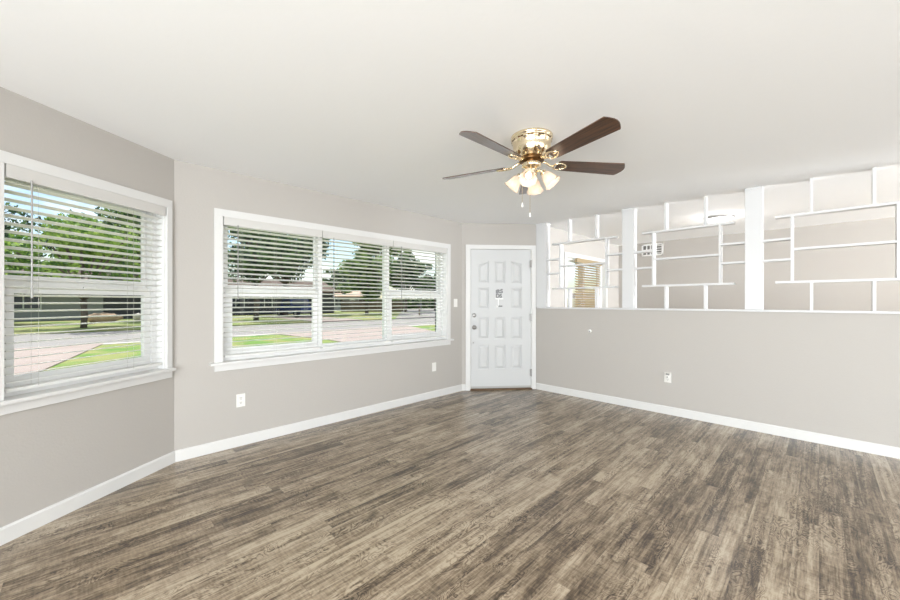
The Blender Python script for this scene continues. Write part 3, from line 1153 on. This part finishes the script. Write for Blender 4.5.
def tree(label, x, y, trunk_h, r0, zc, rx, rz, n, size, m, seed, shift=(0, 0), clumps=26):
    r_ = thing('tree', label, 'tree', (x, y, GZ), 0, 'trees across the street')
    k = random.Random(seed)
    blobs = []
    for i in range(clumps):
        a = 2 * PI * i / clumps + k.uniform(-.4, .4)
        q = k.uniform(.1, .86)
        blobs.append(((rx * q * math.cos(a) + shift[0], rx * q * math.sin(a) + shift[1], zc - GZ + rz * k.uniform(-.75, .75) * (1 - .45 * q)),
                      (rx * k.uniform(.2, .42), rx * k.uniform(.2, .42), rz * k.uniform(.14, .34))))
    mb = MB()
    top = (shift[0] * .4, shift[1] * .4, trunk_h)
    mb.tube([(0, 0, -.1), (r0 * .3, 0, trunk_h * .5), top], r0, 10)
    for b in blobs[::2]:
        c = Vector(b[0])
        mb.tube([top, (Vector(top) + c) / 2 + Vector((0, 0, .3)), c], r0 * .32, 6)
    mb.build('trunk', M['bark'], r_)
    leaf_mesh('crown', blobs, n, size, m, r_)
    return r_
tree('dark broad tree at the left edge of the left window', -4.6, 38, 2.4, .24, 4.5, 4.4, 3.4, 8500, .25, M['leaf_dark'], 1, clumps=30)
tree('light green tree in the middle of the left window', .1, 30.2, 1.6, .16, 4.1, 3.3, 2.6, 6500, .21, M['leaf_bright'], 2, clumps=30)
tree('tall mid green tree in the right half of the left window', 4.0, 38, 2.6, .26, 5.8, 4.0, 4.0, 9500, .26, M['leaf_mid'], 3, clumps=30)
tree('dark leafy tree behind the left part of the wide window', 10.1, 32.5, 2.8, .22, 5.8, 3.8, 3.3, 7000, .24, M['leaf_dark'], 4, clumps=30)
tree('big dark tree over the pickup', 15.8, 41.2, 3.4, .3, 7.0, 4.8, 4.2, 11500, .28, M['leaf_dark'], 5, clumps=30)
tree('bright bushy tree in the right half of the middle pane', 24.0, 38.0, 1.6, .24, 4.4, 3.7, 3.4, 9500, .28, M['leaf_mid'], 6)
tree('mid green tree near the street in the window part by the door', 31.0, 39.5, 2.0, .22, 5.2, 3.2, 3.3, 9000, .28, M['leaf_dark'], 8)
tree('far dark tree at the right end of the wide window', 42.0, 45.5, 2.0, .26, 4.0, 3.6, 2.8, 7500, .34, M['leaf_dark'], 9)
tree('tall spreading tree high above the others in the middle pane', 33.0, 49.5, 6.5, .3, 10.2, 5.0, 2.4, 7000, .34, M['leaf_mid'], 10)
tree('tall tree behind the grey house', 2.0, 56.5, 3.0, .3, 7.0, 5.0, 3.8, 8000, .45, M['leaf_mid'], 11)
tree('distant dark tree behind the tan-roofed house', 43, 76, 2.5, .35, 5.5, 7.0, 4.2, 8000, .6, M['leaf_dark'], 12)
tree('distant pale tree left of the tan-roofed house', 30, 72, 2.5, .35, 3.6, 4.4, 2.2, 6000, .5, M['leaf_bright'], 13)
# hedge band in the distance
hd = thing('hedge', 'long dark hedge beyond the side street', 'hedge', (54, 58, GZ), R(-45))
leaf_mesh('foliage', [((x, 0, 1.1), (2.2, 1.0, 1.2)) for x in range(-16, 17, 2)], 9000, .45, M['leaf_dark'], hd)
for x in range(-16, 17, 4):
    mb = MB()
    mb.tube([(x, 0, -.1), (x + .1, 0, 1.2)], .08, 6)
    mb.build('stem', M['bark'], hd)

# boulders, fence and posts
def boulder(label, x, y, r, sx, sz, m, seed):
    mb = MB()
    mb.sphere((0, 0, 0), r, sx, 1, sz, 3)
    k = random.Random(seed)
    o = mb.build('boulder', m, loc=(x, y, GZ + r * sz * .75))
    for v in o.data.vertices:
        v.co *= 1 + .14 * math.sin(v.co.x * 7 / r + seed) * math.cos(v.co.y * 5 / r) + k.uniform(-.03, .03)
    return tag(o, label, 'rock')
boulder('wide tan boulder under the trees across the street', 1.2, 38.6, .55, 1.9, .7, M['stone_tan'], 1)
boulder('small pale boulder beside the tan one', 3.4, 40.2, .32, 1.1, 1.0, M['stone_white'], 2)
fc = thing('board_fence', 'weathered board fence between the far houses', 'fence', (30.0, 45.0, GZ + .03), R(-35))
mb = MB()
for k in range(44):
    mb.box(-4.9 + k * .2, -4.9 + k * .2 + .185, -.012, .012, .05, 1.65 + .015 * (k % 3))
mb.build('board_panel', M['fence'], fc)
mb = MB()
for z in (.4, 1.3):
    mb.box(-4.9, 3.9, .012, .06, z, z + .09)
mb.build('rail', M['fence'], fc)
mbx = thing('mailbox', 'dark mailbox on a post at the side street', 'mailbox', (24.9, 29.4, GZ + .03))
mb = MB()
mb.box(-.05, .05, -.05, .05, -.05, 1.0)
mb.build('post', M['fence'], mbx)
mb = MB()
mb.prism([(-.12, -.25, 1.0), (.12, -.25, 1.0), (.12, -.25, 1.16), (.08, -.25, 1.25), (-.08, -.25, 1.25), (-.12, -.25, 1.16)], (0, .5, 0))
mb.build('box', M['dark_metal'], mbx)
sp = thing('street_pole', 'thin grey pole across the street near the right end of the window', 'pole', (24.6, 28.8, GZ + .03))
mb = MB()
mb.cyl((0, 0, -.05), (0, 0, 2.6), .045, 10)
mb.build('shaft', M['grey'], sp)
mb = MB()
mb.box(-.25, .25, -.06, -.045, 2.1, 2.55, .02)
mb.build('plate', M['grey'], sp)
